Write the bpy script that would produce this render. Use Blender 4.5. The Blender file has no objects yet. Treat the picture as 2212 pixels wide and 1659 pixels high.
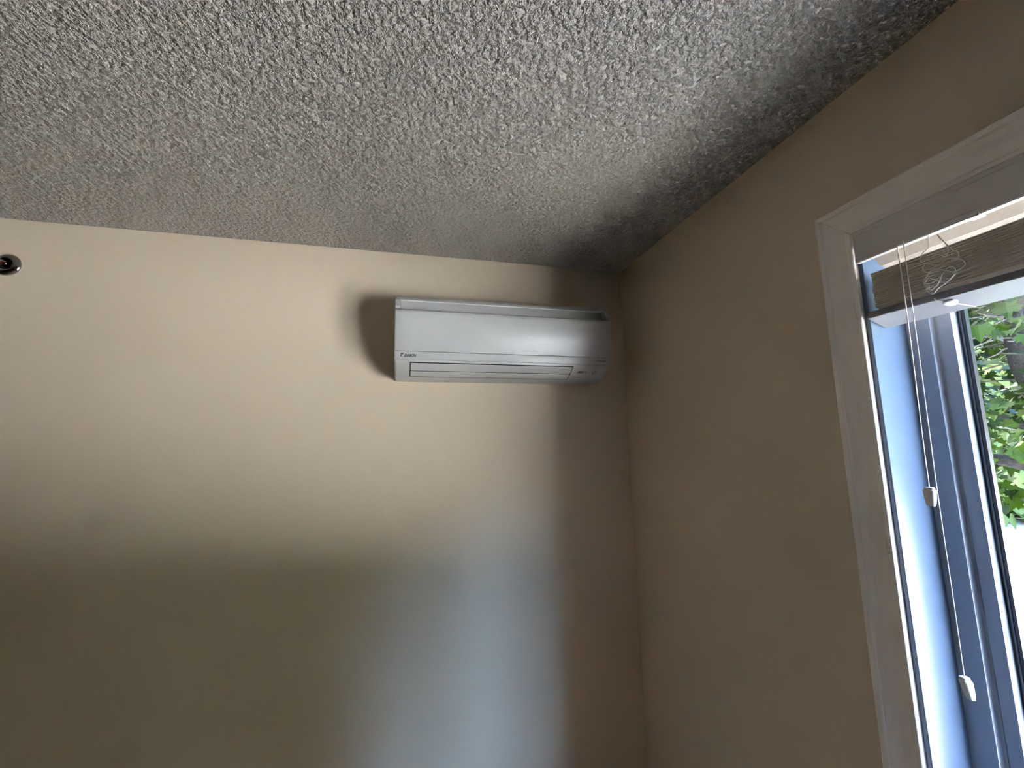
import bpy, bmesh, math, random
from mathutils import Matrix, Vector

sc = bpy.context.scene
COL = sc.collection

# ------------------------------------------------------------------ camera
CAM_LOC = Vector((-0.91715, -1.62006, 1.69668))
RIGHT = Vector((0.97002822, -0.24226102, -0.01883744))
DOWN = Vector((0.01499561, 0.13705754, -0.99044958))
FWD = Vector((0.24252914, 0.96048156, 0.13658253))
cd = bpy.data.cameras.new('camera')
cam = bpy.data.objects.new('camera', cd)
COL.objects.link(cam)
cd.sensor_width = 36.0
cd.sensor_fit = 'HORIZONTAL'
cd.lens = 905.0 / 2212.0 * 36.0
cd.clip_start = 0.02
cd.clip_end = 500
m = Matrix((RIGHT, -DOWN, -FWD)).transposed().to_4x4()
m.translation = CAM_LOC
cam.matrix_world = m
sc.camera = cam

# ------------------------------------------------------------------ sky, sun, exposure
SUN_EL, SUN_AZ = math.radians(68), math.radians(99)   # azimuth of the sun seen from the scene, measured from +x to +y
SUN_POWER = 27.0
SKY_POWER = 2.4
w = bpy.data.worlds.new('World')
sc.world = w
w.use_nodes = True
nt = w.node_tree
nt.nodes.clear()
sky = nt.nodes.new('ShaderNodeTexSky')
sky.sky_type = 'NISHITA'
sky.sun_disc = False
sky.sun_elevation = SUN_EL
sky.sun_rotation = math.pi / 2 - SUN_AZ
sky.air_density = 1.0
sky.dust_density = 0.6
sky.ozone_density = 1.5
bg = nt.nodes.new('ShaderNodeBackground')
bg.inputs['Strength'].default_value = SKY_POWER
wo = nt.nodes.new('ShaderNodeOutputWorld')
nt.links.new(sky.outputs[0], bg.inputs[0])
nt.links.new(bg.outputs[0], wo.inputs[0])
ld = bpy.data.lights.new('sun', 'SUN')
ld.energy = SUN_POWER
ld.angle = math.radians(0.6)
ld.color = (1.0, 0.97, 0.93)
sun = bpy.data.objects.new('sun', ld)
COL.objects.link(sun)
sd = Vector((math.cos(SUN_EL) * math.cos(SUN_AZ), math.cos(SUN_EL) * math.sin(SUN_AZ), math.sin(SUN_EL)))
sun.rotation_euler = sd.to_track_quat('Z', 'Y').to_euler()
sun.location = (-6, -4, 12)

vs = sc.view_settings
vs.view_transform = 'Standard'
vs.look = 'None'
vs.exposure = 3.2
vs.gamma = 1.0
vs.use_curve_mapping = False
sc.cycles.max_bounces = 8
sc.cycles.diffuse_bounces = 6
sc.cycles.glossy_bounces = 3
sc.cycles.transparent_max_bounces = 8
sc.cycles.sample_clamp_indirect = 0.0
sc.cycles.use_denoising = True

# ------------------------------------------------------------------ helpers
def new_mat(name):
    mt = bpy.data.materials.new(name)
    mt.use_nodes = True
    n = mt.node_tree
    return mt, n, n.nodes['Principled BSDF']

def plain(name, col, rough=0.5, spec=0.5, metal=0.0, coat=0.0):
    mt, n, b = new_mat(name)
    b.inputs['Base Color'].default_value = (*col, 1)
    b.inputs['Roughness'].default_value = rough
    b.inputs['Metallic'].default_value = metal
    b.inputs['Specular IOR Level'].default_value = spec
    if coat:
        b.inputs['Coat Weight'].default_value = coat
        b.inputs['Coat Roughness'].default_value = 0.08
    return mt

def node(n, kind, **kw):
    x = n.nodes.new(kind)
    for k, v in kw.items():
        setattr(x, k, v)
    return x

def obj_coords(n):
    return n.nodes.new('ShaderNodeTexCoord').outputs['Object']

def noise(n, vec, scale, detail=2.0, rough=0.5):
    x = n.nodes.new('ShaderNodeTexNoise')
    x.inputs['Scale'].default_value = scale
    x.inputs['Detail'].default_value = detail
    x.inputs['Roughness'].default_value = rough
    n.links.new(vec, x.inputs['Vector'])
    return x.outputs['Fac']

def ramp(n, fac, stops):
    r = n.nodes.new('ShaderNodeValToRGB')
    e = r.color_ramp.elements
    while len(e) < len(stops):
        e.new(0.5)
    for i, (p, c) in enumerate(stops):
        e[i].position = p
        e[i].color = (*c, 1) if len(c) == 3 else c
    n.links.new(fac, r.inputs[0])
    return r.outputs[0]

def bump(n, b, height, strength, dist):
    x = n.nodes.new('ShaderNodeBump')
    x.inputs['Strength'].default_value = strength
    x.inputs['Distance'].default_value = dist
    n.links.new(height, x.inputs['Height'])
    n.links.new(x.outputs[0], b.inputs['Normal'])
    return x

def tag(o, label=None, cat=None, group=None, kind=None):
    if label: o['label'] = label
    if cat: o['category'] = cat
    if group: o['group'] = group
    if kind: o['kind'] = kind
    return o

def empty(name, loc=(0, 0, 0), parent=None):
    o = bpy.data.objects.new(name, None)
    COL.objects.link(o)
    o.location = loc
    o.empty_display_size = 0.05
    if parent: o.parent = parent
    return o

def link_mesh(name, me, mat, parent=None, smooth=False):
    """mesh given in world coordinates; parented without moving"""
    o = bpy.data.objects.new(name, me)
    COL.objects.link(o)
    if mat and not me.materials: me.materials.append(mat)
    if parent:
        off = Vector((0, 0, 0))
        p = parent
        while p:
            off += Vector(p.location)
            p = p.parent
        o.parent = parent
        o.location = -off
    if smooth:
        for f in me.polygons: f.use_smooth = True
    return o

def from_bm(name, bm, mat, parent=None, smooth=False, bevel=0.0, seg=2):
    bmesh.ops.recalc_face_normals(bm, faces=bm.faces)
    me = bpy.data.meshes.new(name)
    bm.to_mesh(me)
    bm.free()
    o = link_mesh(name, me, mat, parent, smooth)
    if bevel:
        md = o.modifiers.new('bevel', 'BEVEL')
        md.width = bevel
        md.segments = seg
        md.limit_method = 'ANGLE'
        md.angle_limit = math.radians(35)
    return o

def add_box(bm, lo, hi):
    x0, y0, z0 = lo
    x1, y1, z1 = hi
    v = [bm.verts.new(p) for p in ((x0, y0, z0), (x1, y0, z0), (x1, y1, z0), (x0, y1, z0), (x0, y0, z1), (x1, y0, z1), (x1, y1, z1), (x0, y1, z1))]
    for f in ((0, 3, 2, 1), (4, 5, 6, 7), (0, 1, 5, 4), (1, 2, 6, 5), (2, 3, 7, 6), (3, 0, 4, 7)):
        bm.faces.new([v[i] for i in f])

def box(name, lo, hi, mat, parent=None, bevel=0.0):
    bm = bmesh.new()
    add_box(bm, lo, hi)
    return from_bm(name, bm, mat, parent, bevel=bevel)

def prism(bm, sec0, sec1):
    """solid between two closed sections (lists of 3-D points, same length)"""
    a = [bm.verts.new(p) for p in sec0]
    b = [bm.verts.new(p) for p in sec1]
    n = len(a)
    for i in range(n):
        j = (i + 1) % n
        bm.faces.new((a[i], a[j], b[j], b[i]))
    bm.faces.new(a)
    bm.faces.new(b[::-1])

def tube(bm, pts, r, sides=8, cap=True):
    pts = [Vector(p) for p in pts]
    rs = r if isinstance(r, (list, tuple)) else [r] * len(pts)
    t0 = (pts[1] - pts[0]).normalized()
    ref = Vector((0, 0, 1)) if abs(t0.z) < 0.9 else Vector((1, 0, 0))
    u = t0.cross(ref).normalized()
    rings = []
    for i, p in enumerate(pts):
        t = (pts[min(i + 1, len(pts) - 1)] - pts[max(i - 1, 0)])
        if t.length < 1e-9: t = t0
        t.normalize()
        u = (u - t * u.dot(t))
        if u.length < 1e-6: u = t.orthogonal()
        u.normalize()
        v = t.cross(u)
        rings.append([bm.verts.new(p + (u * math.cos(2 * math.pi * k / sides) + v * math.sin(2 * math.pi * k / sides)) * rs[i]) for k in range(sides)])
    for a, b in zip(rings, rings[1:]):
        for k in range(sides):
            j = (k + 1) % sides
            bm.faces.new((a[k], a[j], b[j], b[k]))
    if cap:
        bm.faces.new(rings[0][::-1])
        bm.faces.new(rings[-1])

def lathe(bm, prof, origin, axis, sides=32):
    """prof: (radius, height) along axis"""
    axis = Vector(axis).normalized()
    u = axis.orthogonal().normalized()
    v = axis.cross(u)
    o = Vector(origin)
    rings = []
    for r, h in prof:
        if r < 1e-7:
            rings.append([bm.verts.new(o + axis * h)])
        else:
            rings.append([bm.verts.new(o + axis * h + (u * math.cos(2 * math.pi * k / sides) + v * math.sin(2 * math.pi * k / sides)) * r) for k in range(sides)])
    for a, b in zip(rings, rings[1:]):
        for k in range(sides):
            j = (k + 1) % sides
            if len(a) == 1 and len(b) == 1: continue
            if len(a) == 1: bm.faces.new((a[0], b[j], b[k]))
            elif len(b) == 1: bm.faces.new((a[k], a[j], b[0]))
            else: bm.faces.new((a[k], a[j], b[j], b[k]))

def spline(pts, n=8):
    """Catmull-Rom through points"""
    P = [Vector(p) for p in pts]
    P = [P[0] * 2 - P[1]] + P + [P[-1] * 2 - P[-2]]
    out = []
    for i in range(1, len(P) - 2):
        for k in range(n):
            t = k / n
            a, b, c, d = P[i - 1], P[i], P[i + 1], P[i + 2]
            out.append(0.5 * ((2 * b) + (c - a) * t + (2 * a - 5 * b + 4 * c - d) * t * t + (3 * b - a - 3 * c + d) * t ** 3))
    out.append(P[-2])
    return out

# ------------------------------------------------------------------ materials
def make_wall():
    mt, n, b = new_mat('wall_paint')
    co = obj_coords(n)
    base = ramp(n, noise(n, co, 1.3, 3), [(0.3, (0.605, 0.502, 0.372)), (0.7, (0.63, 0.528, 0.395))])
    # three round patches of touched-up paint
    last = base
    for (x, z, r, amt) in ((-1.845, 1.475, 0.040, 0.17), (-1.503, 1.369, 0.045, 0.14), (-1.712, 0.80, 0.045, 0.16)):
        d = node(n, 'ShaderNodeVectorMath', operation='DISTANCE')
        n.links.new(co, d.inputs[0])
        d.inputs[1].default_value = (x, 0, z)
        mr = n.nodes.new('ShaderNodeMapRange')
        mr.inputs['From Min'].default_value = r * 0.55
        mr.inputs['From Max'].default_value = r * 1.15
        mr.inputs['To Min'].default_value = amt
        mr.inputs['To Max'].default_value = 0.0
        n.links.new(d.outputs['Value'], mr.inputs['Value'])
        mx = node(n, 'ShaderNodeMixRGB')
        n.links.new(mr.outputs[0], mx.inputs[0])
        n.links.new(last, mx.inputs[1])
        mx.inputs[2].default_value = (0.33, 0.29, 0.24, 1)
        last = mx.outputs[0]
    n.links.new(last, b.inputs['Base Color'])
    b.inputs['Roughness'].default_value = 0.62
    b.inputs['Specular IOR Level'].default_value = 0.3
    bump(n, b, noise(n, co, 420, 2), 0.12, 0.001)
    return mt

def make_ceiling():
    mt, n, b = new_mat('ceiling_stipple')
    co = obj_coords(n)
    b.inputs['Base Color'].default_value = (0.50, 0.455, 0.395, 1)
    b.inputs['Roughness'].default_value = 0.85
    b.inputs['Specular IOR Level'].default_value = 0.2
    a = noise(n, co, 88, 3, 0.6)
    s = ramp(n, a, [(0.38, (0, 0, 0)), (0.66, (1, 1, 1))])
    c = noise(n, co, 42, 2, 0.5)
    mx = node(n, 'ShaderNodeMath', operation='MULTIPLY_ADD')
    n.links.new(c, mx.inputs[0])
    mx.inputs[1].default_value = 0.7
    n.links.new(s, mx.inputs[2])
    bump(n, b, mx.outputs[0], 1.0, 0.013)
    return mt

def make_grain(name, c0, c1, scale, rough, bs=0.0, bd=0.002):
    mt, n, b = new_mat(name)
    co = obj_coords(n)
    f = noise(n, co, scale, 4, 0.6)
    n.links.new(ramp(n, f, [(0.3, c0), (0.7, c1)]), b.inputs['Base Color'])
    b.inputs['Roughness'].default_value = rough
    if bs: bump(n, b, f, bs, bd)
    return mt

def make_glass():
    mt, n, b = new_mat('window_glass')
    n.nodes.remove(b)
    out = n.nodes['Material Output']
    tr = n.nodes.new('ShaderNodeBsdfTransparent')
    tr.inputs[0].default_value = (0.97, 0.985, 0.98, 1)
    gl = n.nodes.new('ShaderNodeBsdfGlossy')
    gl.inputs['Roughness'].default_value = 0.0
    gl.inputs[0].default_value = (1, 1, 1, 1)
    lw = n.nodes.new('ShaderNodeLayerWeight')
    lw.inputs['Blend'].default_value = 0.5
    pw = node(n, 'ShaderNodeMath', operation='POWER')
    n.links.new(lw.outputs['Facing'], pw.inputs[0])
    pw.inputs[1].default_value = 5.0
    fr = node(n, 'ShaderNodeMath', operation='MULTIPLY_ADD')
    n.links.new(pw.outputs[0], fr.inputs[0])
    fr.inputs[1].default_value = 0.965
    fr.inputs[2].default_value = 0.035
    mx = n.nodes.new('ShaderNodeMixShader')
    n.links.new(fr.outputs[0], mx.inputs[0])
    n.links.new(tr.outputs[0], mx.inputs[1])
    n.links.new(gl.outputs[0], mx.inputs[2])
    n.links.new(mx.outputs[0], out.inputs[0])
    return mt

def make_leaf(name, c0, c1):
    mt, n, b = new_mat(name)
    out = n.nodes['Material Output']
    geo = n.nodes.new('ShaderNodeNewGeometry')
    oi = n.nodes.new('ShaderNodeObjectInfo')
    ad = node(n, 'ShaderNodeMath', operation='ADD')
    n.links.new(geo.outputs['Random Per Island'], ad.inputs[0])
    n.links.new(oi.outputs['Random'], ad.inputs[1])
    fr = node(n, 'ShaderNodeMath', operation='FRACT')
    n.links.new(ad.outputs[0], fr.inputs[0])
    col = ramp(n, fr.outputs[0], [(0.0, c0), (1.0, c1)])
    n.links.new(col, b.inputs['Base Color'])
    b.inputs['Roughness'].default_value = 0.6
    b.inputs['Specular IOR Level'].default_value = 0.12
    tl = n.nodes.new('ShaderNodeBsdfTranslucent')
    n.links.new(col, tl.inputs[0])
    mx = n.nodes.new('ShaderNodeMixShader')
    mx.inputs[0].default_value = 0.35
    n.links.new(b.outputs[0], mx.inputs[1])
    n.links.new(tl.outputs[0], mx.inputs[2])
    n.links.new(mx.outputs[0], out.inputs[0])
    return mt

M_WALL = make_wall()
M_CEIL = make_ceiling()
M_FLOOR = make_grain('carpet', (0.56, 0.35, 0.18), (0.66, 0.42, 0.23), 220, 0.95, 0.6, 0.004)
M_TRIM = plain('trim_paint', (0.80, 0.74, 0.68), 0.30, 0.5)
M_VINYL = plain('vinyl_skylit', (0.28, 0.32, 0.39), 0.28, 0.5)  # white vinyl, with blue sky light mixed into a darkened colour
M_JAMB = plain('jamb_skylit', (0.085, 0.125, 0.185), 0.26, 0.5)  # blue of the sky light put into the colour; real paint matches the casing
M_BLIND = make_grain('blind_slat', (0.54, 0.475, 0.405), (0.59, 0.525, 0.45), 90, 0.42)
M_RAIL = plain('blind_rail', (0.17, 0.17, 0.18), 0.4)
M_VAL = plain('blind_valance', (0.60, 0.565, 0.53), 0.4)
M_CORD = plain('cord', (0.74, 0.71, 0.65), 0.8)
M_PLAST = plain('white_plastic', (0.55, 0.54, 0.51), 0.35)
M_CLEAR = plain('clear_plastic', (0.85, 0.80, 0.78), 0.12)
M_GLASS = make_glass()
M_SPACER = plain('black_spacer', (0.008, 0.010, 0.014), 0.35)
M_SPACER2 = plain('grey_seal', (0.06, 0.075, 0.09), 0.3)
M_AC = plain('air_conditioner_white', (0.42, 0.415, 0.39), 0.38, 0.5)
M_ACP = plain('air_conditioner_panel', (0.39, 0.39, 0.37), 0.33, 0.5)
M_ACD = plain('slot_dark', (0.03, 0.03, 0.03), 0.6)
M_SLOT = plain('slot_black', (0.006, 0.006, 0.006), 0.9, 0.0)
M_LOGO = plain('logo_grey', (0.045, 0.045, 0.05), 0.5)
M_LCD = plain('display_grey', (0.16, 0.15, 0.16), 0.2)
M_CHROME = plain('chrome', (0.42, 0.40, 0.37), 0.12, 0.5, 1.0)
M_CHROMED = plain('dark_brass', (0.05, 0.04, 0.03), 0.25, 0.5, 1.0)
M_BARK = make_grain('bark', (0.006, 0.005, 0.0045), (0.022, 0.019, 0.017), 30, 0.9, 0.8, 0.02)
M_TWIG = make_grain('dead_twig', (0.022, 0.018, 0.014), (0.15, 0.125, 0.10), 40, 0.9)
M_LEAF = make_leaf('maple_leaf', (0.0022, 0.011, 0.001), (0.021, 0.043, 0.002))
M_LEAF2 = make_leaf('far_leaf', (0.026, 0.038, 0.012), (0.060, 0.078, 0.024))
M_CONC = make_grain('concrete', (0.60, 0.575, 0.53), (0.68, 0.65, 0.61), 3, 0.9)
M_BLOCK = make_grain('block_dark', (0.085, 0.055, 0.045), (0.13, 0.085, 0.07), 25, 0.9)  # kept dark so the added blocks bounce little light
M_STUCCO = make_grain('stucco', (0.50, 0.46, 0.40), (0.56, 0.52, 0.46), 40, 0.9)
M_DIMGROUND = make_grain('asphalt', (0.19, 0.18, 0.165), (0.25, 0.24, 0.22), 6, 0.9)  # grey of the ground added to weaken the upward light
M_GRASS = make_grain('lawn_soil', (0.045, 0.085, 0.020), (0.085, 0.14, 0.035), 12, 0.9)

# ------------------------------------------------------------------ room shell
H = 2.44
X0, Y0 = -7.0, -8.0            # far corner of the room, out of view
WY0, WY1 = -0.977, -2.10       # window rough opening along the wall
WZ0, WZ1 = 0.88, 2.127
TW = 0.16                      # outer wall thickness
CEIL_ROOM = [(X0, Y0), (0, Y0), (0, 0), (X0, 0)]

fl = box('floor', (X0, Y0, -0.12), (0, 0, 0), M_FLOOR)
tag(fl, 'brown carpet floor of the room', 'floor', kind='structure')
ce = box('ceiling', (X0 - 0.12, Y0 - 0.12, H), (TW, 0.12, H + 0.22), M_CEIL)
tag(ce, 'off-white stippled ceiling with rough texture', 'ceiling', kind='structure')
wb = box('wall_back', (X0 - 0.12, 0, -0.12), (TW, 0.12, H), M_WALL)
tag(wb, 'beige wall carrying the air conditioner', 'wall', kind='structure')
wl = box('wall_left', (X0 - 0.12, Y0, -0.12), (X0, 0, H), M_WALL)
tag(wl, 'beige wall opposite the window', 'wall', kind='structure')
wf = box('wall_front', (X0 - 0.12, Y0 - 0.12, -0.12), (TW, Y0, H), M_WALL)
tag(wf, 'beige wall facing the air conditioner', 'wall', kind='structure')
bm = bmesh.new()
add_box(bm, (0, WY0, -0.12), (TW, 0, H))
add_box(bm, (0, Y0, -0.12), (TW, WY1, H))
for ya, yb in ((WY0, WY1),):
    add_box(bm, (0, yb, -0.12), (TW, ya, WZ0))
    add_box(bm, (0, yb, WZ1), (TW, ya, H))
wr = from_bm('wall_right', bm, M_WALL)
tag(wr, 'beige wall with the white trimmed window', 'wall', kind='structure')

# ------------------------------------------------------------------ window: jambs, frame, sashes, panes
JY0, JY1 = -0.992, -2.085      # jamb faces
JZ1, JZ0 = 2.112, 0.90
JD = 0.098

def ring_frame(name, xa, xb, ya, yb, za, zb, wd, mat, parent, bevel=0.002):
    """rectangular frame in the window plane: ya is the corner-side edge, wd the bar width"""
    bm = bmesh.new()
    s = -1
    o = [(ya, za), (yb, za), (yb, zb), (ya, zb)]
    i = [(ya - wd, za + wd), (yb + wd, za + wd), (yb + wd, zb - wd), (ya - wd, zb - wd)]
    for k in range(4):
        j = (k + 1) % 4
        prism(bm, [(xa, *o[k]), (xb, *o[k]), (xb, *i[k]), (xa, *i[k])], [(xa, *o[j]), (xb, *o[j]), (xb, *i[j]), (xa, *i[j])])
    bmesh.ops.remove_doubles(bm, verts=bm.verts, dist=1e-6)
    return from_bm(name, bm, mat, parent, bevel=bevel)

def make_window(name, label, WY0, WY1):
    JY0, JY1 = WY0 - 0.015, WY1 + 0.015
    win = empty(name, (0.1, (JY0 + JY1) / 2, JZ0))
    tag(win, label, 'window', kind='structure')
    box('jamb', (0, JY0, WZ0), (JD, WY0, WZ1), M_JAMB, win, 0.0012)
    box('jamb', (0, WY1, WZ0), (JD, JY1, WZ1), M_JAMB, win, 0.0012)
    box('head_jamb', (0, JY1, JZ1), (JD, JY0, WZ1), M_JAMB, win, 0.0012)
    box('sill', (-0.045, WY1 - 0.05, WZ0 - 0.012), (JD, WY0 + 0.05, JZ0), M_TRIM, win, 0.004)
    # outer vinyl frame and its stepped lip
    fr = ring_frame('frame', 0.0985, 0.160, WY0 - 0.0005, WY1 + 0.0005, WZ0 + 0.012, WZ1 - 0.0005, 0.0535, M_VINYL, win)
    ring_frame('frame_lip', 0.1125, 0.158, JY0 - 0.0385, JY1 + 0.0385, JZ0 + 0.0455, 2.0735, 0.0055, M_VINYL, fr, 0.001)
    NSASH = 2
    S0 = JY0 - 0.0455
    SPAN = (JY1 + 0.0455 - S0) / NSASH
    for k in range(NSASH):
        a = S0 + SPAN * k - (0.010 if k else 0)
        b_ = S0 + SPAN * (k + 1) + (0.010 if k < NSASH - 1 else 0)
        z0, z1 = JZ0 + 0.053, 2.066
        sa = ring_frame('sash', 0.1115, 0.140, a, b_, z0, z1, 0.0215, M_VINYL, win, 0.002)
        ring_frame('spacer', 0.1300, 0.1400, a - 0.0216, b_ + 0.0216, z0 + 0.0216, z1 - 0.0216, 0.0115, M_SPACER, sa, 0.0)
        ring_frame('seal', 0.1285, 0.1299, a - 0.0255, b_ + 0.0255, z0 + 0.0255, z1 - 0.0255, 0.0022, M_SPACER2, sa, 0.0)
        box('pane', (0.1402, b_ + 0.0217, z0 + 0.0217), (0.1417, a - 0.0217, z1 - 0.0217), M_GLASS, sa)
        if k < NSASH - 1:
            box('mullion', (0.1125, b_ - 0.0195, z0 - 0.002), (0.150, b_ - 0.0005, z1 + 0.002), M_VINYL, win, 0.001)
    return win
make_window('window_1', 'white window in the right wall looking out at a leafy tree', WY0, WY1)

# ------------------------------------------------------------------ casing (mitred, moulded)
PROF = [(0, 0), (0, 0.009), (0.0015, 0.0105), (0.0085, 0.0105), (0.0100, 0.0096), (0.0125, 0.0086), (0.020, 0.0088), (0.030, 0.0096), (0.041, 0.0118),
        (0.049, 0.0146), (0.0525, 0.0152), (0.0535, 0.0166), (0.056, 0.0180), (0.064, 0.0180), (0.067, 0.0160), (0.067, 0)]
GAP = 0.00035
def make_casing(name, label, WY0, WY1):
    tr = empty(name, (0, (WY0 + WY1) / 2, JZ0))
    tag(tr, label, 'trim', kind='structure')
    IY0, IY1, IZ = WY0 - 0.006, WY1 + 0.006, 2.1185     # casing inner edges (small reveal)
    bm = bmesh.new()
    prism(bm, [(-t, IY0 + u, JZ0) for u, t in PROF], [(-t, IY0 + u, IZ + u - GAP) for u, t in PROF])
    from_bm('casing', bm, M_TRIM, tr)
    bm = bmesh.new()
    prism(bm, [(-t, IY1 - u, JZ0) for u, t in PROF], [(-t, IY1 - u, IZ + u - GAP) for u, t in PROF])
    from_bm('casing', bm, M_TRIM, tr)
    bm = bmesh.new()
    prism(bm, [(-t, IY0 + u - (GAP + 0.0018 * max(0, math.sin(u * 190))), IZ + u) for u, t in PROF], [(-t, IY1 - u + GAP, IZ + u) for u, t in PROF])
    from_bm('head_casing', bm, M_TRIM, tr)
    bm = bmesh.new()
    add_box(bm, (-0.014, WY1 - 0.03, WZ0 - 0.075), (0, WY0 + 0.03, WZ0 - 0.013))
    from_bm('apron', bm, M_TRIM, tr, bevel=0.003)
make_casing('trim_1', 'white moulded casing around the window with open mitre joint', WY0, WY1)

# ------------------------------------------------------------------ window blind
BY1 = JY1 + 0.013
bl = empty('window_blind', (0.01, (JY0 + JY1) / 2, 2.10))
tag(bl, 'raised horizontal blind with tan slats stacked under a valance', 'blind')
box('headrail', (-0.006, BY1 + 0.004, 2.078), (0.046, -0.998, 2.108), M_PLAST, bl, 0.001)
VP_ = [(-0.010, 2.048), (-0.0205, 2.048), (-0.0222, 2.0500), (-0.0222, 2.0575), (-0.0212, 2.0590), (-0.0212, 2.1035), (-0.0222, 2.1050), (-0.0222, 2.1125), (-0.0205, 2.1150), (-0.010, 2.1150)]
bm = bmesh.new()
prism(bm, [(x, -0.9945, z) for x, z in VP_], [(x, BY1 - 0.008, z) for x, z in VP_])
from_bm('valance', bm, M_VAL, bl)
bm = bmesh.new()
add_box(bm, (-0.0245, -1.190, 2.0460), (-0.008, -1.174, 2.0485))
add_box(bm, (-0.0245, -1.190, 2.0460), (-0.0225, -1.174, 2.0520))
from_bm('valance_clip', bm, M_CLEAR, bl, bevel=0.0005)

TILT = math.radians(20.5)
def slat_mesh(name, tilt, wdt, th, y0, y1):
    bm = bmesh.new()
    c, s = math.cos(tilt), math.sin(tilt)
    sec = [(0, 0), (wdt, 0), (wdt, th), (0, th)]
    sec = [(0.0006, 0), (wdt - 0.0006, 0), (wdt, th * 0.3), (wdt, th * 0.7), (wdt - 0.0006, th), (0.0006, th), (0, th * 0.7), (0, th * 0.3)]
    q = [(x * c + z * s, -x * s + z * c) for x, z in sec]
    prism(bm, [(x, y0, z) for x, z in q], [(x, y1, z) for x, z in q])
    bmesh.ops.recalc_face_normals(bm, faces=bm.faces)
    me = bpy.data.meshes.new(name)
    bm.to_mesh(me)
    bm.free()
    me.materials.append(M_BLIND)
    return me

rnd = random.Random(5)
base = Vector(bl.location)
NS = 17
sm = slat_mesh('slat', TILT, 0.050, 0.0025, 0.0, BY1 + 0.014 + 1.0115)
for i in range(NS):
    f = i / (NS - 1)
    o = bpy.data.objects.new('slat', sm)
    COL.objects.link(o)
    o.parent = bl
    o.location = Vector((-0.0105 + rnd.uniform(-0.0012, 0.0012), -1.0115 + rnd.uniform(-0.0012, 0.0012), 1.9505 + (2.0185 - 1.9505) * (1 - f))) - base
    o.rotation_euler = (0, rnd.uniform(-0.012, 0.012), rnd.uniform(-0.0006, 0.0006))
# the last slats hanging from the headrail, more steeply tilted
for k, (zz, tl) in enumerate(((2.0790, 50), (2.066, 40))):
    me = slat_mesh('slat', math.radians(tl), 0.050, 0.0030, 0.0, BY1 + 0.014 + 1.0115)
    o = bpy.data.objects.new('slat', me)
    COL.objects.link(o)
    o.parent = bl
    o.location = Vector((-0.004 + 0.008 * k, -1.006, zz)) - base

bm = bmesh.new()
c, s = math.cos(TILT), math.sin(TILT)
def railp(x, z):
    return (-0.012 + x * c + z * s, 1.9310 - x * s + z * c)
sec = [railp(x, z) for x, z in ((0.0, 0.0015), (0.0015, 0), (0.0505, 0), (0.052, 0.0015), (0.052, 0.0135), (0.0505, 0.015), (0.0015, 0.015), (0.0, 0.0135))]
prism(bm, [(x, -0.9955, z) for x, z in sec], [(x, BY1 + 0.006, z) for x, z in sec])
rail = from_bm('bottom_rail', bm, M_RAIL, bl)
axd = Vector((-s, 0, -c))
p0 = Vector((*railp(0.020, 0),))
po = Vector((railp(0.017, 0)[0], -1.121, railp(0.017, 0)[1]))
bm = bmesh.new()
lathe(bm, [(0.0098, -0.001), (0.0098, 0.0012), (0.0088, 0.0030), (0.0060, 0.0042), (0.0025, 0.0045), (0.0, 0.0040)], po, axd, 24)
from_bm('cord_plug', bm, M_PLAST, rail, smooth=True)
bm = bmesh.new()
a = Vector((railp(-0.0008, 0.004)[0], -1.108, railp(-0.0008, 0.004)[1]))
b2 = Vector((railp(0.001, -0.0008)[0], -1.110, railp(0.001, -0.0008)[1]))
c2 = po + axd * 0.001
d2 = Vector((railp(0.049, -0.0008)[0], -1.137, railp(0.049, -0.0008)[1]))
tube(bm, [a, b2, c2, d2], 0.0009, 6)
from_bm('ladder_cord', bm, M_CORD, rail, smooth=True)

# pull cords with tassels
def tassel(parent, top, tilt, scale=1.0, yaw=0.0):
    """squarish bell: wide shoulders, tapered foot, separate cap"""
    def loft(name, rows):
        bm = bmesh.new()
        R = Matrix.Rotation(tilt, 3, 'X') @ Matrix.Rotation(yaw, 3, 'Z')
        rings = []
        for hx, hy, z in rows:
            ring = []
            for k in range(20):
                a = 2 * math.pi * k / 20
                ca, sa = math.cos(a), math.sin(a)
                e = 0.45
                x = hx * math.copysign(abs(ca) ** e, ca)
                y = hy * math.copysign(abs(sa) ** e, sa)
                ring.append(bm.verts.new(Vector(top) + R @ (Vector((x, y, z)) * scale)))
            rings.append(ring)
        for p, q in zip(rings, rings[1:]):
            for k in range(20):
                j = (k + 1) % 20
                bm.faces.new((p[k], p[j], q[j], q[k]))
        bm.faces.new(rings[0])
        bm.faces.new(rings[-1][::-1])
        return from_bm(name, bm, M_PLAST, parent, smooth=False, bevel=0.0004)
    t = loft('tassel', [(0.0052, 0.0068, -0.0030), (0.0066, 0.0084, -0.0048), (0.0068, 0.0086, -0.0075), (0.0060, 0.0078, -0.018), (0.0049, 0.0066, -0.0285), (0.0045, 0.0061, -0.0300), (0.0040, 0.0056, -0.0330)])
    old, parent = parent, t
    loft('tassel_cap', [(0.0048, 0.0062, 0.0010), (0.0056, 0.0070, 0.0002), (0.0056, 0.0070, -0.0022), (0.0050, 0.0064, -0.0032)])
    return t

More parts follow.
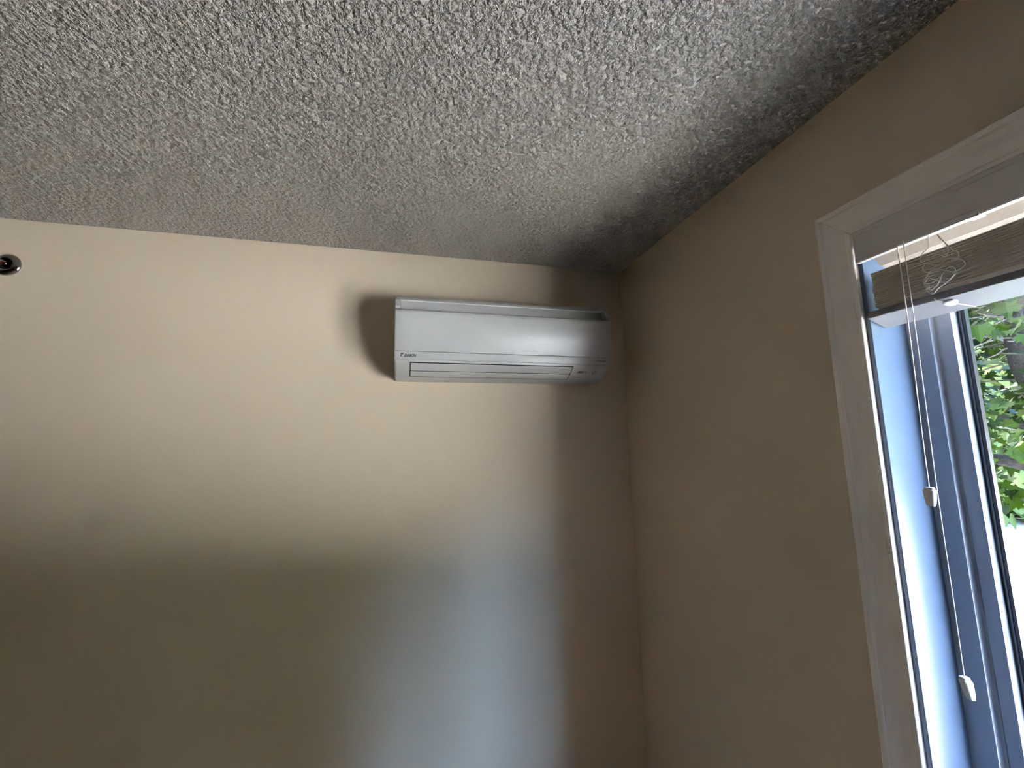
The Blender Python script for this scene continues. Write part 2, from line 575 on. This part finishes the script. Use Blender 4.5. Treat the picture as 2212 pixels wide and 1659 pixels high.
for pts, tl, yw in (
    ([(-0.018, -1.0690, 2.060), (-0.0235, -1.0718, 2.046), (-0.0240, -1.0722, 1.98), (-0.0250, -1.0708, 1.85), (-0.0250, -1.0672, 1.70), (-0.0245, -1.0655, 1.603)], 0.03, 0.15),
    ([(-0.018, -1.0800, 2.060), (-0.0235, -1.0822, 2.045), (-0.0240, -1.0820, 1.98), (-0.0230, -1.0790, 1.80), (-0.0230, -1.0755, 1.60), (-0.0230, -1.0745, 1.42), (-0.0230, -1.0735, 1.300)], -0.16, -0.5)):
    bm = bmesh.new()
    tube(bm, spline(pts, 10), 0.00085, 6)
    cdn = from_bm('pull_cord', bm, M_CORD, bl, smooth=True)
    tassel(cdn, pts[-1], tl, 0.95, yw)

# tangled spare cord bunched in front of the slats
tang = [(-1.1180, 2.052), (-1.1200, 2.040), (-1.1165, 2.026), (-1.1090, 2.016), (-1.1010, 2.004), (-1.1080, 1.996), (-1.1200, 2.006), (-1.1320, 1.998), (-1.1390, 1.990),
        (-1.1430, 2.004), (-1.1400, 2.026), (-1.1325, 2.037), (-1.1410, 2.022), (-1.1480, 2.000), (-1.1560, 1.992), (-1.1530, 1.980), (-1.1390, 1.986), (-1.1260, 1.978),
        (-1.1100, 1.990), (-1.1050, 1.978), (-1.1150, 1.966), (-1.1290, 1.970), (-1.1420, 1.980), (-1.1570, 1.975), (-1.1600, 1.962), (-1.1480, 1.952), (-1.1350, 1.962),
        (-1.1200, 1.972), (-1.1080, 1.962), (-1.1030, 1.950), (-1.1150, 1.944), (-1.1300, 1.956), (-1.1420, 1.966), (-1.1480, 1.956), (-1.1420, 1.942), (-1.1300, 1.938),
        (-1.1180, 1.950), (-1.1090, 1.958), (-1.1040, 1.944), (-1.1100, 1.930), (-1.1200, 1.934), (-1.1290, 1.946), (-1.1400, 1.942), (-1.1480, 1.948), (-1.1380, 1.938),
        (-1.1230, 1.928), (-1.1120, 1.920), (-1.1060, 1.932), (-1.1140, 1.938)]
tp = [Vector((-0.0185 - 0.0055 * abs(math.sin(i * 1.7)), y, 1.941 + (z - 1.92) * 0.805)) for i, (y, z) in enumerate(tang)]
tp[0].x = -0.0195
bm = bmesh.new()
tube(bm, spline(tp, 7), 0.00075, 6)
tc = from_bm('tilt_cord', bm, M_CORD, bl, smooth=True)
bm = bmesh.new()
tube(bm, [(-0.0235, -1.1335, 2.040), (-0.0240, -1.1385, 2.028)], 0.0013, 8)
from_bm('cord_tip', bm, M_PLAST, tc)
bm = bmesh.new()
tube(bm, [(-0.0245, -1.1310, 1.968), (-0.0245, -1.1215, 1.952)], 0.0009, 6)
from_bm('cord_tip', bm, M_PLAST, tc)

# ------------------------------------------------------------------ air conditioner
AX0, AX1 = -0.9615, -0.1665
ac = empty('air_conditioner', ((AX0 + AX1) / 2, 0, 1.928))
tag(ac, 'white wall-mounted air conditioner beside the room corner', 'air conditioner')

BODY = [(0.0, 1.929), (-0.058, 1.9285), (-0.090, 1.9295), (-0.106, 1.9325), (-0.124, 1.9395), (-0.146, 1.9515), (-0.160, 1.9605), (-0.170, 1.9675), (-0.1745, 1.9725), (-0.176, 1.978),
        (-0.176, 2.155), (-0.170, 2.160), (-0.166, 2.192), (-0.163, 2.2015), (-0.155, 2.2095), (-0.140, 2.2175), (-0.120, 2.2215), (0.0, 2.2225)]
SLOT_A, SLOT_B = AX0 + 0.019, AX1 - 0.018

def in_hole_top(x): return SLOT_A < x < SLOT_B

# housing: lofted along x with the profile drawn in at both ends
def inset(p, d):
    cy, cz = -0.08, 2.07
    y, z = p
    if y > -1e-6:
        return (y, z + (d if z < cz else -d))
    return (min(0.0, y + d * (1 if y < cy else 0)), z + (d if z < cz - 0.05 else (-d if z > cz + 0.05 else 0)))
bm = bmesh.new()
secs = []
for x, d in ((AX0, 0.006), (AX0 + 0.0012, 0.003), (AX0 + 0.004, 0.001), (AX0 + 0.009, 0.0), (AX1 - 0.009, 0.0), (AX1 - 0.004, 0.001), (AX1 - 0.0012, 0.003), (AX1, 0.006)):
    secs.append([bm.verts.new((x, *inset(p, d))) for p in BODY])
for a, b2 in zip(secs, secs[1:]):
    n_ = len(a)
    for i in range(n_):
        j = (i + 1) % n_
        bm.faces.new((a[i], a[j], b2[j], b2[i]))
bm.faces.new(secs[0])
bm.faces.new(secs[-1][::-1])
body = from_bm('housing', bm, M_AC, ac)

# shoulders at each end that close the intake slot
SH = [(-0.160, 2.150), (-0.2050, 2.150), (-0.2040, 2.160), (-0.1870, 2.1865), (-0.1640, 2.2050), (-0.150, 2.2125)]
for x0, x1 in ((AX0 + 0.0008, SLOT_A), (SLOT_B, AX1 - 0.0008)):
    bm = bmesh.new()
    prism(bm, [(x0, y, z) for y, z in SH], [(x1, y, z) for y, z in SH])
    from_bm('end_cap', bm, M_AC, ac, bevel=0.002)
# inclined hood above the intake slot
bm = bmesh.new()
HD = [(-0.146, 2.2150), (-0.1640, 2.2060), (-0.1760, 2.1965), (-0.1815, 2.1890), (-0.1790, 2.1855), (-0.1690, 2.1930), (-0.150, 2.2040)]
prism(bm, [(SLOT_A - 0.002, y, z) for y, z in HD], [(SLOT_B + 0.002, y, z) for y, z in HD])
from_bm('intake_hood', bm, M_AC, body)

# front panel: bowed face with a rounded back lip
PAN = [(-0.1915, 2.0075), (-0.1990, 2.0290), (-0.2060, 2.0500), (-0.2116, 2.0700), (-0.2155, 2.0920), (-0.2171, 2.1121), (-0.2170, 2.1300), (-0.2156, 2.1405), (-0.2125, 2.1440), (-0.2040, 2.1455),
       (-0.1770, 2.1455), (-0.1770, 2.0075)]
STRIP = [(-0.1860, 1.9800), (-0.1875, 1.9835), (-0.1900, 1.9960), (-0.19125, 2.0058), (-0.1770, 2.0058), (-0.1770, 1.9800)]
def lens_panel(name, prof, parent, mat, sag=0.0):
    bm = bmesh.new()
    xs = [AX0, AX0 + 0.001, AX0 + 0.004] + [AX0 + 0.004 + (AX1 - AX0 - 0.008) * k / 16 for k in range(1, 16)] + [AX1 - 0.004, AX1 - 0.001, AX1]
    secs = []
    for i, x in enumerate(xs):
        e = min(x - AX0, AX1 - x)
        d = 0.0035 if e < 0.0005 else (0.0015 if e < 0.002 else 0.0)
        secs.append([bm.verts.new((x, y + (d if y < -0.1771 else 0), z)) for y, z in prof])
    for a, b2 in zip(secs, secs[1:]):
        n_ = len(a)
        for i in range(n_):
            j = (i + 1) % n_
            bm.faces.new((a[i], a[j], b2[j], b2[i]))
    bm.faces.new(secs[0])
    bm.faces.new(secs[-1][::-1])
    o = from_bm(name, bm, mat, parent)
    for f in o.data.polygons: f.use_smooth = True
    o.data.set_sharp_from_angle(angle=math.radians(38))
    return o
panel = lens_panel('front_panel', PAN, ac, M_ACP)
strip = lens_panel('lower_panel', STRIP, ac, M_ACP)
for f in body.data.polygons: f.use_smooth = True
body.data.set_sharp_from_angle(angle=math.radians(32))

# louvres lying on the sloped lower front
LX0, LX1 = -0.907, -0.316
def slope_pts(a, b, out):
    d = Vector((0, b[0] - a[0], b[1] - a[1])).normalized()
    nrm = Vector((0, d.z, -d.y))
    if nrm.z > 0: nrm = -nrm
    return nrm
def louvre(name, prof, parent, xa, xb, th=0.004, mat=None, bev=0.0012):
    """thin shell following the lower-front profile, proud of it by about a millimetre"""
    bm = bmesh.new()
    n_ = len(prof)
    outer, inner = [], []
    for i, p in enumerate(prof):
        q0, q1 = prof[max(i - 1, 0)], prof[min(i + 1, n_ - 1)]
        d = Vector((q1[0] - q0[0], q1[1] - q0[1])).normalized()
        nn = Vector((d.y, -d.x))
        if nn.y > 0: nn = -nn
        outer.append((p[0] + nn.x * 0.0016, p[1] + nn.y * 0.0016))
        inner.append((p[0] - nn.x * th, p[1] - nn.y * th))
    sec = outer + inner[::-1]
    prism(bm, [(xa, y, z) for y, z in sec], [(xb, y, z) for y, z in sec])
    return from_bm(name, bm, mat or M_AC, parent, bevel=bev, seg=1)
outlet = louvre('air_outlet', [(-0.1742, 1.9722), (-0.170, 1.9675), (-0.160, 1.9605), (-0.146, 1.9515), (-0.124, 1.9395), (-0.1068, 1.9328)], ac, LX0 - 0.0026, LX1 + 0.0026, 0.003, M_SLOT, 0.0)
outlet.location.z += 0.0013
outlet.location.y += 0.0007
louvre('louvre', [(-0.1722, 1.9700), (-0.170, 1.9675), (-0.160, 1.9605), (-0.146, 1.9515), (-0.1420, 1.9493)], ac, LX0, LX1)
louvre('louvre', [(-0.1390, 1.9475), (-0.132, 1.9437), (-0.124, 1.9395), (-0.1100, 1.9340)], ac, LX0, LX1)

# marks, display and controls on the front
def frame_of(a, b):
    """origin at a, v axis from a to b in the (y,z) profile, outward normal"""
    v = Vector((0, b[0] - a[0], b[1] - a[1])).normalized()
    u = Vector((1, 0, 0))
    nrm = u.cross(v)
    return u, v, nrm
def decal(name, polys, origin, u, v, nrm, mat, parent, lift=0.0004, th=0.0004):
    bm = bmesh.new()
    for poly in polys:
        a = [tuple(Vector(origin) + u * x + v * y + nrm * (lift)) for x, y in poly]
        b2 = [tuple(Vector(origin) + u * x + v * y - nrm * th) for x, y in poly]
        prism(bm, a, b2)
    return from_bm(name, bm, mat, parent)
def text_mark(name, body_, origin, u, v, nrm, width, height, shear, bold, mat, parent):
    cu = bpy.data.curves.new(name, 'FONT')
    cu.body = body_
    cu.size = 1.0
    cu.shear = shear
    cu.offset = bold
    cu.resolution_u = 3
    cu.extrude = 0.0
    tmp = bpy.data.objects.new('tmp', cu)
    COL.objects.link(tmp)
    dg = bpy.context.evaluated_depsgraph_get()
    me = bpy.data.meshes.new_from_object(tmp.evaluated_get(dg))
    bpy.data.objects.remove(tmp)
    xs = [p.co.x for p in me.vertices]
    ys = [p.co.y for p in me.vertices]
    x0, x1, y0, y1 = min(xs), max(xs), min(ys), max(ys)
    for p in me.vertices:
        a = (p.co.x - x0) / (x1 - x0) * width
        b_ = (p.co.y - y0) / (y1 - y0) * height
        p.co = Vector(origin) + u * a + v * b_ + nrm * 0.0005
    me.materials.clear()
    me.materials.append(mat)
    return link_mesh(name, me, mat, parent)

def on_strip(x, z):
    t = (z - 1.9835) / (2.0058 - 1.9835)
    return Vector((x, -0.1875 + t * (-0.19125 + 0.1875), z))
u, v, nn = frame_of((-0.1875, 1.9835), (-0.19125, 2.0058))
if nn.y > 0: nn = -nn
LXo = -0.9405
decal('logo_mark', [[(0, 0.0150), (0.0122, 0.0150), (0.0052, 0.0075)], [(0.0, 0.0136), (0.0048, 0.0068), (0.0016, 0.0012), (0.0, 0.0012)]], on_strip(LXo, 1.9862), u, v, nn, M_LOGO, strip)
text_mark('logo_text', 'DAIKIN', on_strip(LXo + 0.0115, 1.9878), u, v, nn, 0.0410, 0.0098, 0.35, 0.055, M_LOGO, strip)
RX = -0.2262
text_mark('inverter_text', 'Inverter', on_strip(RX + 0.005, 1.9895), u, v, nn, 0.0285, 0.0070, 0.3, 0.02, M_LOGO, strip)
def arc(cx, cy, rx, ry, a0, a1, w0, n_=10):
    out, inn = [], []
    for k in range(n_ + 1):
        a = math.radians(a0 + (a1 - a0) * k / n_)
        wd = w0 * math.sin(math.pi * k / n_) + 0.0002
        out.append((cx + rx * math.cos(a), cy + ry * math.sin(a)))
        inn.append((cx + (rx - wd) * math.cos(a), cy + (ry - wd) * math.sin(a)))
    return out + inn[::-1]
decal('inverter_swoosh', [arc(0.0190, 0.0042, 0.0195, 0.0052, 105, 235, 0.0022), arc(0.0190, 0.0042, 0.0200, 0.0052, -75, 55, 0.0022)], on_strip(RX, 1.9890), u, v, nn, M_LOGO, strip)

SA, SB = Vector((0, -0.146, 1.9515)), Vector((0, -0.170, 1.9675))
u2, v2, n2 = frame_of((SA.y, SA.z), (SB.y, SB.z))
if n2.z > 0: n2 = -n2
def on_slope(x, t):
    return Vector((x, 0, 0)) + SA + v2 * t
def at_px(x, t): return on_slope(x, t)
decal('display', [[(0.0, 0.0), (0.0225, 0.0), (0.0285, 0.0118), (0.0060, 0.0118)]], on_slope(-0.2905, 0.0015), u2, v2, n2, M_LCD, ac)
for (dx, dt) in ((0.0395, 0.0112), (0.0360, 0.0062), (0.0325, 0.0012), (0.0440, 0.0062), (0.0410, 0.0012)):
    bm = bmesh.new()
    lathe(bm, [(0.0021, -0.0005), (0.0021, 0.0003), (0.0014, 0.0007), (0.0, 0.0008)], on_slope(-0.2945 + dx, dt + 0.0012), n2, 12)
    from_bm('indicator_lamp', bm, M_ACD, ac)
bm = bmesh.new()
lathe(bm, [(0.0085, -0.0008), (0.0085, 0.0004), (0.0072, 0.0016), (0.0058, 0.0004), (0.0055, -0.0008)], on_slope(-0.2195, 0.0060), n2, 28)
sr = from_bm('sensor_ring', bm, M_LCD, ac, smooth=True)
bm = bmesh.new()
lathe(bm, [(0.0054, -0.001), (0.0053, 0.0008), (0.0035, 0.0030), (0.0, 0.0038)], on_slope(-0.2195, 0.0060), n2, 24)
from_bm('sensor_dome', bm, M_PLAST, sr, smooth=True)
decal('caption_line', [[(0, 0), (0.003, 0), (0.003, 0.0018), (0, 0.0018)], [(0.007, 0), (0.019, 0), (0.019, 0.0010), (0.007, 0.0010)], [(0.022, 0), (0.035, 0), (0.035, 0.0016), (0.022, 0.0016)]],
      Vector((-0.3010, -0.1255, 1.9402)), u2, v2, n2, M_LCD, ac, 0.0005)

# ------------------------------------------------------------------ fire sprinkler on the back wall
SPX, SPZ = -2.158, 2.2855
sp = empty('fire_sprinkler', (SPX, 0, SPZ))
tag(sp, 'chrome sidewall fire sprinkler on the back wall', 'sprinkler')
bm = bmesh.new()
lathe(bm, [(0.0355, 0.0), (0.0360, 0.0015), (0.0340, 0.0045), (0.0290, 0.0085), (0.0230, 0.0110), (0.0200, 0.0115), (0.0185, 0.0095), (0.0180, 0.0)], (SPX, 0, SPZ), (0, -1, 0), 48)
from_bm('escutcheon', bm, M_CHROME, sp, smooth=True)
bm = bmesh.new()
lathe(bm, [(0.0178, 0.001), (0.0178, 0.0060), (0.0120, 0.0065), (0.0115, 0.018), (0.0095, 0.020), (0.0, 0.020)], (SPX, 0, SPZ), (0, -1, 0), 24)
from_bm('nozzle', bm, M_CHROMED, sp, smooth=False)
for sgn in (-1, 1):
    bm = bmesh.new()
    tube(bm, spline([(SPX + sgn * 0.0100, -0.016, SPZ), (SPX + sgn * 0.0125, -0.026, SPZ), (SPX + sgn * 0.0100, -0.038, SPZ), (SPX + sgn * 0.0030, -0.047, SPZ)], 6), 0.0020, 8)
    from_bm('frame_arm', bm, M_CHROME, sp, smooth=True)
bm = bmesh.new()
tube(bm, [(SPX, -0.019, SPZ), (SPX, -0.046, SPZ)], 0.0022, 10)
from_bm('glass_bulb', bm, plain('bulb_red', (0.25, 0.02, 0.01), 0.1), sp, smooth=True)
bm = bmesh.new()
prism(bm, [(SPX - 0.014, -0.047, SPZ - 0.010), (SPX + 0.014, -0.047, SPZ - 0.010), (SPX + 0.016, -0.047, SPZ + 0.008), (SPX + 0.010, -0.056, SPZ + 0.013), (SPX - 0.010, -0.056, SPZ + 0.013), (SPX - 0.016, -0.047, SPZ + 0.008)],
      [(SPX - 0.014, -0.049, SPZ - 0.010), (SPX + 0.014, -0.049, SPZ - 0.010), (SPX + 0.016, -0.049, SPZ + 0.0065), (SPX + 0.010, -0.058, SPZ + 0.0115), (SPX - 0.010, -0.058, SPZ + 0.0115), (SPX - 0.016, -0.049, SPZ + 0.0065)])
from_bm('deflector', bm, M_CHROME, sp)

# ------------------------------------------------------------------ outdoors
GZ = -3.2
gr = box('ground', (TW + 0.3, 1.2, GZ - 0.5), (9.6, 60, GZ), M_GRASS)
tag(gr, 'patch of lawn outside below the window', 'lawn', kind='structure')
up = box('shade_storeys', (X0 - 0.12, -1.2, H + 0.225), (TW, 8, 6.0), M_STUCCO)  # unseen storeys, added for the shade they cast outside
ra = box('roof_slab', (X0 - 0.12, Y0 - 6, H + 0.225), (TW, -1.2, 3.3), M_STUCCO)  # unseen; height kept low so the ground on this side stays in sun
tag(ra, 'unseen roof slab over the room, kept low to leave the ground sunlit', 'building', kind='structure')
tag(up, 'unseen storeys added above the room to cast shade outside', 'building', kind='structure')
so = box('lower_facade', (TW - 0.14, 0.125, GZ - 0.3), (TW, 6, H + 0.22), M_STUCCO)
tag(so, 'outer wall of the building past the room corner', 'building', kind='structure')
lo = box('lower_storey', (X0 - 0.12, Y0 - 6, GZ - 0.3), (TW, 6, -0.125), M_STUCCO)
tag(lo, 'storey of the building below the room', 'building', kind='structure')
bm = bmesh.new()
arc_ = [(TW, 1.19)] + [(TW + 12.5 * math.cos(t), -1.6 + 12.5 * math.sin(t)) for t in [0.225 - (math.pi / 2 + 0.225) * k / 24 for k in range(25)]]
prism(bm, [(x, y, GZ - 0.4) for x, y in arc_], [(x, y, GZ - 0.008) for x, y in arc_])
dv = from_bm('dim_ground', bm, M_DIMGROUND)  # unseen darker ground, added to send less light up to the ceiling
tag(dv, 'unseen grey ground added below the window to dim the upward light', 'dim_ground', kind='structure')
wk = box('bounce_strip', (TW, -40, GZ - 0.3), (3.4, 1.1, GZ), M_CONC)  # unseen sunlit strip, added to bounce light onto the ceiling by the window
tag(wk, 'unseen pale strip added to bounce sunlight up to the ceiling', 'bounce_strip', kind='structure')
pv = box('pavement', (TW, -70, GZ - 0.5), (75, 70, GZ - 0.02), M_CONC)
tag(pv, 'pale sun-bleached pavement outside the window', 'pavement', kind='structure')

LEAF = [(0, 0), (0.16, 0.03), (0.42, -0.10), (0.36, 0.14), (0.62, 0.30), (0.44, 0.42), (0.40, 0.62), (0.20, 0.52), (0.14, 0.72), (0.0, 1.0),
        (-0.14, 0.72), (-0.20, 0.52), (-0.40, 0.62), (-0.44, 0.42), (-0.62, 0.30), (-0.36, 0.14), (-0.42, -0.10), (-0.16, 0.03)]
def leaf_geo(size, fold=0.25):
    vs_ = [(0, 0.35 * size, 0.0)]
    for x, y in LEAF:
        vs_.append((x * size, y * size, abs(x) * size * fold - 0.10 * size * (y - 0.35) ** 2))
    fs = [(0, i + 1, (i + 1) % len(LEAF) + 1) for i in range(len(LEAF))]
    return vs_, fs

tree = empty('maple_tree', (2.75, -0.55, GZ))
tag(tree, 'leafy green tree with dead twigs on its trunk outside the window', 'tree')
TRUNK = [(2.75, -0.55, GZ), (2.72, -0.50, -1.6), (2.66, -0.36, 0.2), (2.60, -0.19, 1.1), (2.56, -0.12, 1.60), (2.52, -0.055, 1.95), (2.50, -0.035, 2.2), (2.48, -0.07, 2.6), (2.46, -0.05, 3.2), (2.48, 0.0, 4.0)]
bm = bmesh.new()
tube(bm, spline(TRUNK, 6), [0.078 - 0.0010 * i + 0.010 * math.exp(-((i - 35) / 4) ** 2) for i in range(6 * (len(TRUNK) - 1) + 1)], 12)
from_bm('trunk', bm, M_BARK, tree, smooth=True)
rt = random.Random(11)
def branch(name, pts, r0, r1, mat=M_BARK):
    p = spline(pts, 5)
    bm = bmesh.new()
    tube(bm, p, [r0 + (r1 - r0) * i / (len(p) - 1) for i in range(len(p))], 7)
    return from_bm(name, bm, mat, tree, smooth=True)
branch('branch', [(2.58, -0.16, 1.30), (2.55, -0.06, 1.47), (2.50, 0.05, 1.52), (2.48, 0.20, 1.555), (2.45, 0.5, 1.62), (2.4, 0.9, 1.75)], 0.045, 0.022)
branch('branch', [(2.56, -0.12, 1.6), (2.45, 0.15, 1.85), (2.3, 0.45, 2.0), (2.15, 0.8, 2.05)], 0.022, 0.008)
branch('branch', [(2.50, -0.04, 2.3), (2.3, -0.2, 2.55), (2.1, -0.45, 2.65), (1.9, -0.7, 2.7)], 0.024, 0.008)
branch('branch', [(2.48, -0.07, 2.6), (2.6, 0.35, 2.9), (2.65, 0.8, 3.1)], 0.024, 0.009)
branch('branch', [(2.46, -0.05, 2.9), (2.8, -0.3, 3.3), (3.2, -0.6, 3.6)], 0.024, 0.009)
for k in range(46):
    a = rt.uniform(0, 2 * math.pi)
    z = rt.uniform(1.90, 2.50)
    f = (z - 1.95) / 0.6
    cx, cy = 2.52 - 0.04 * f, -0.05 - 0.01 * f
    L = rt.uniform(0.14, 0.42)
    d = Vector((math.cos(a), math.sin(a), rt.uniform(-0.35, 0.30)))
    p = [Vector((cx, cy, z)) + d * (L * t) + Vector((rt.uniform(-.03, .03), rt.uniform(-.03, .03), rt.uniform(-.03, .03) - 0.05 * t)) * t for t in (0, 0.33, 0.66, 1.0)]
    branch('twig', p, 0.0065, 0.0022, M_TWIG)

# crown: the leaves seen largest through the glass are single leaves, the rest one mass
leaf_meshes = []
for k, sz in enumerate((0.058, 0.072, 0.090)):
    vs_, fs = leaf_geo(sz, 0.18 + 0.1 * k)
    me = bpy.data.meshes.new('leaf')
    me.from_pydata(vs_, [], fs)
    me.materials.append(M_LEAF)
    leaf_meshes.append(me)
def leaf_rot(r):
    # leaves hang: the tip points outward and down, the face turned up to the light
    return Matrix.Rotation(r.uniform(0, 2 * math.pi), 3, 'Z') @ Matrix.Rotation(r.gauss(-0.55, 0.5), 3, 'X') @ Matrix.Rotation(r.gauss(0, 0.45), 3, 'Y')
def in_view(p):
    d = Vector(p) - CAM_LOC
    zf = d.dot(FWD)
    if zf <= 0: return False
    px = 1106 + 905 * d.dot(RIGHT) / zf
    py = 829.5 + 905 * d.dot(DOWN) / zf
    return 2040 < px < 2260 and 600 < py < 1130
spots = []
while len(spots) < 5200:
    p = Vector((rt.gauss(0, 0.48), rt.gauss(0, 0.62), rt.gauss(0, 0.50)))
    if p.length > 1.6: continue
    p = Vector((2.55, 0.12, 2.40)) + Vector((p.x, p.y * 1.2, p.z * 1.2))
    if p.x < 1.1 or p.z < 1.60 + 0.07 * math.sin(p.y * 5): continue
    if p.x < 2.75 and -0.22 < p.y < 0.16 and 1.93 < p.z < 2.42 and rt.random() < 0.93: continue   # bare patch around the twigs
    spots.append(p)
# low sprays hanging under the limb
for cx, cy, cz, nn_ in ((2.42, 0.08, 1.36, 14), (2.5, 0.10, 1.42, 10), (2.45, 0.22, 1.50, 10), (2.3, 0.10, 1.62, 10)):
    for k in range(nn_):
        spots.append(Vector((cx + rt.gauss(0, 0.05), cy + rt.gauss(0, 0.07), cz + rt.gauss(0, 0.03))))
seen = sorted([p for p in spots if in_view(p)], key=lambda p: (p - CAM_LOC).length)[:296]
ids = {id(p) for p in seen}
tb = Vector(tree.location)
for i, p in enumerate(seen):
    o = bpy.data.objects.new('leaf', leaf_meshes[rt.randrange(3)])
    COL.objects.link(o)
    o.parent = tree
    o.location = p - tb
    o.rotation_euler = leaf_rot(rt).to_euler()
V, F = [], []
base_v, base_f = leaf_geo(1.0)
for p in spots:
    if id(p) in ids: continue
    R = leaf_rot(rt)
    sz = rt.uniform(0.058, 0.092)
    k = len(V)
    V += [tuple(p + R @ (Vector(q) * sz)) for q in base_v]
    F += [tuple(i + k for i in f) for f in base_f]
me = bpy.data.meshes.new('foliage')
me.from_pydata(V, [], F)
o = link_mesh('foliage', me, M_LEAF, tree)
o['kind'] = 'stuff'

# unseen blocks added outside: one shades the tree, one cuts grazing light
w2 = box('shade_block', (TW - 0.1, 1.8, GZ - 0.3), (4.6, 9.0, 8.6), M_BLOCK)
tag(w2, 'unseen block added beside the tree to shade it', 'building', kind='structure')
wg = box('grazing_block', (TW - 0.1, -15.0, GZ - 0.3), (1.50, -7.0, 6.5), M_BLOCK)
tag(wg, 'unseen block added to cut light grazing along the facade', 'building', kind='structure')

# line of trees at the far side of the pavement
V, F = [], []
rf = random.Random(3)
for k in range(60000):
    a = rf.uniform(-1.50, 1.25)
    gap = 1.0 if -1.36 < a < -0.98 else 0.0          # lower stretch of the tree line
    near = a < -0.60 and not gap
    R0 = rf.uniform(30, 35) if near else rf.uniform(33, 40)
    top = (13.8 + 0.8 * math.sin(a * 30)) if gap else ((29.0 if near else 21.5) + 2.0 * math.sin(a * 9) + 1.2 * math.sin(a * 23 + 1))
    z = GZ + (top) * (1 - rf.random() ** 1.3)
    c = Vector((R0 * math.cos(a), -1.6 + R0 * math.sin(a), z))
    R = Matrix.Rotation(rf.uniform(0, 6.28), 3, 'Z') @ Matrix.Rotation(rf.gauss(0.9, 0.5), 3, 'X')
    s_ = rf.uniform(0.6, 1.2)
    q = len(V)
    for x, y in ((-0.5, 0), (0, -0.7), (0.5, 0), (0.15, 0.5), (-0.15, 0.5)):
        V.append(tuple(c + R @ Vector((x * s_, y * s_, 0.1 * s_ * abs(x)))))
    F.append((q, q + 1, q + 2, q + 3, q + 4))
me = bpy.data.meshes.new('treeline')
me.from_pydata(V, [], F)
o = link_mesh('treeline', me, M_LEAF2)
tag(o, 'dense green foliage of trees far behind the pavement', 'trees', kind='stuff')
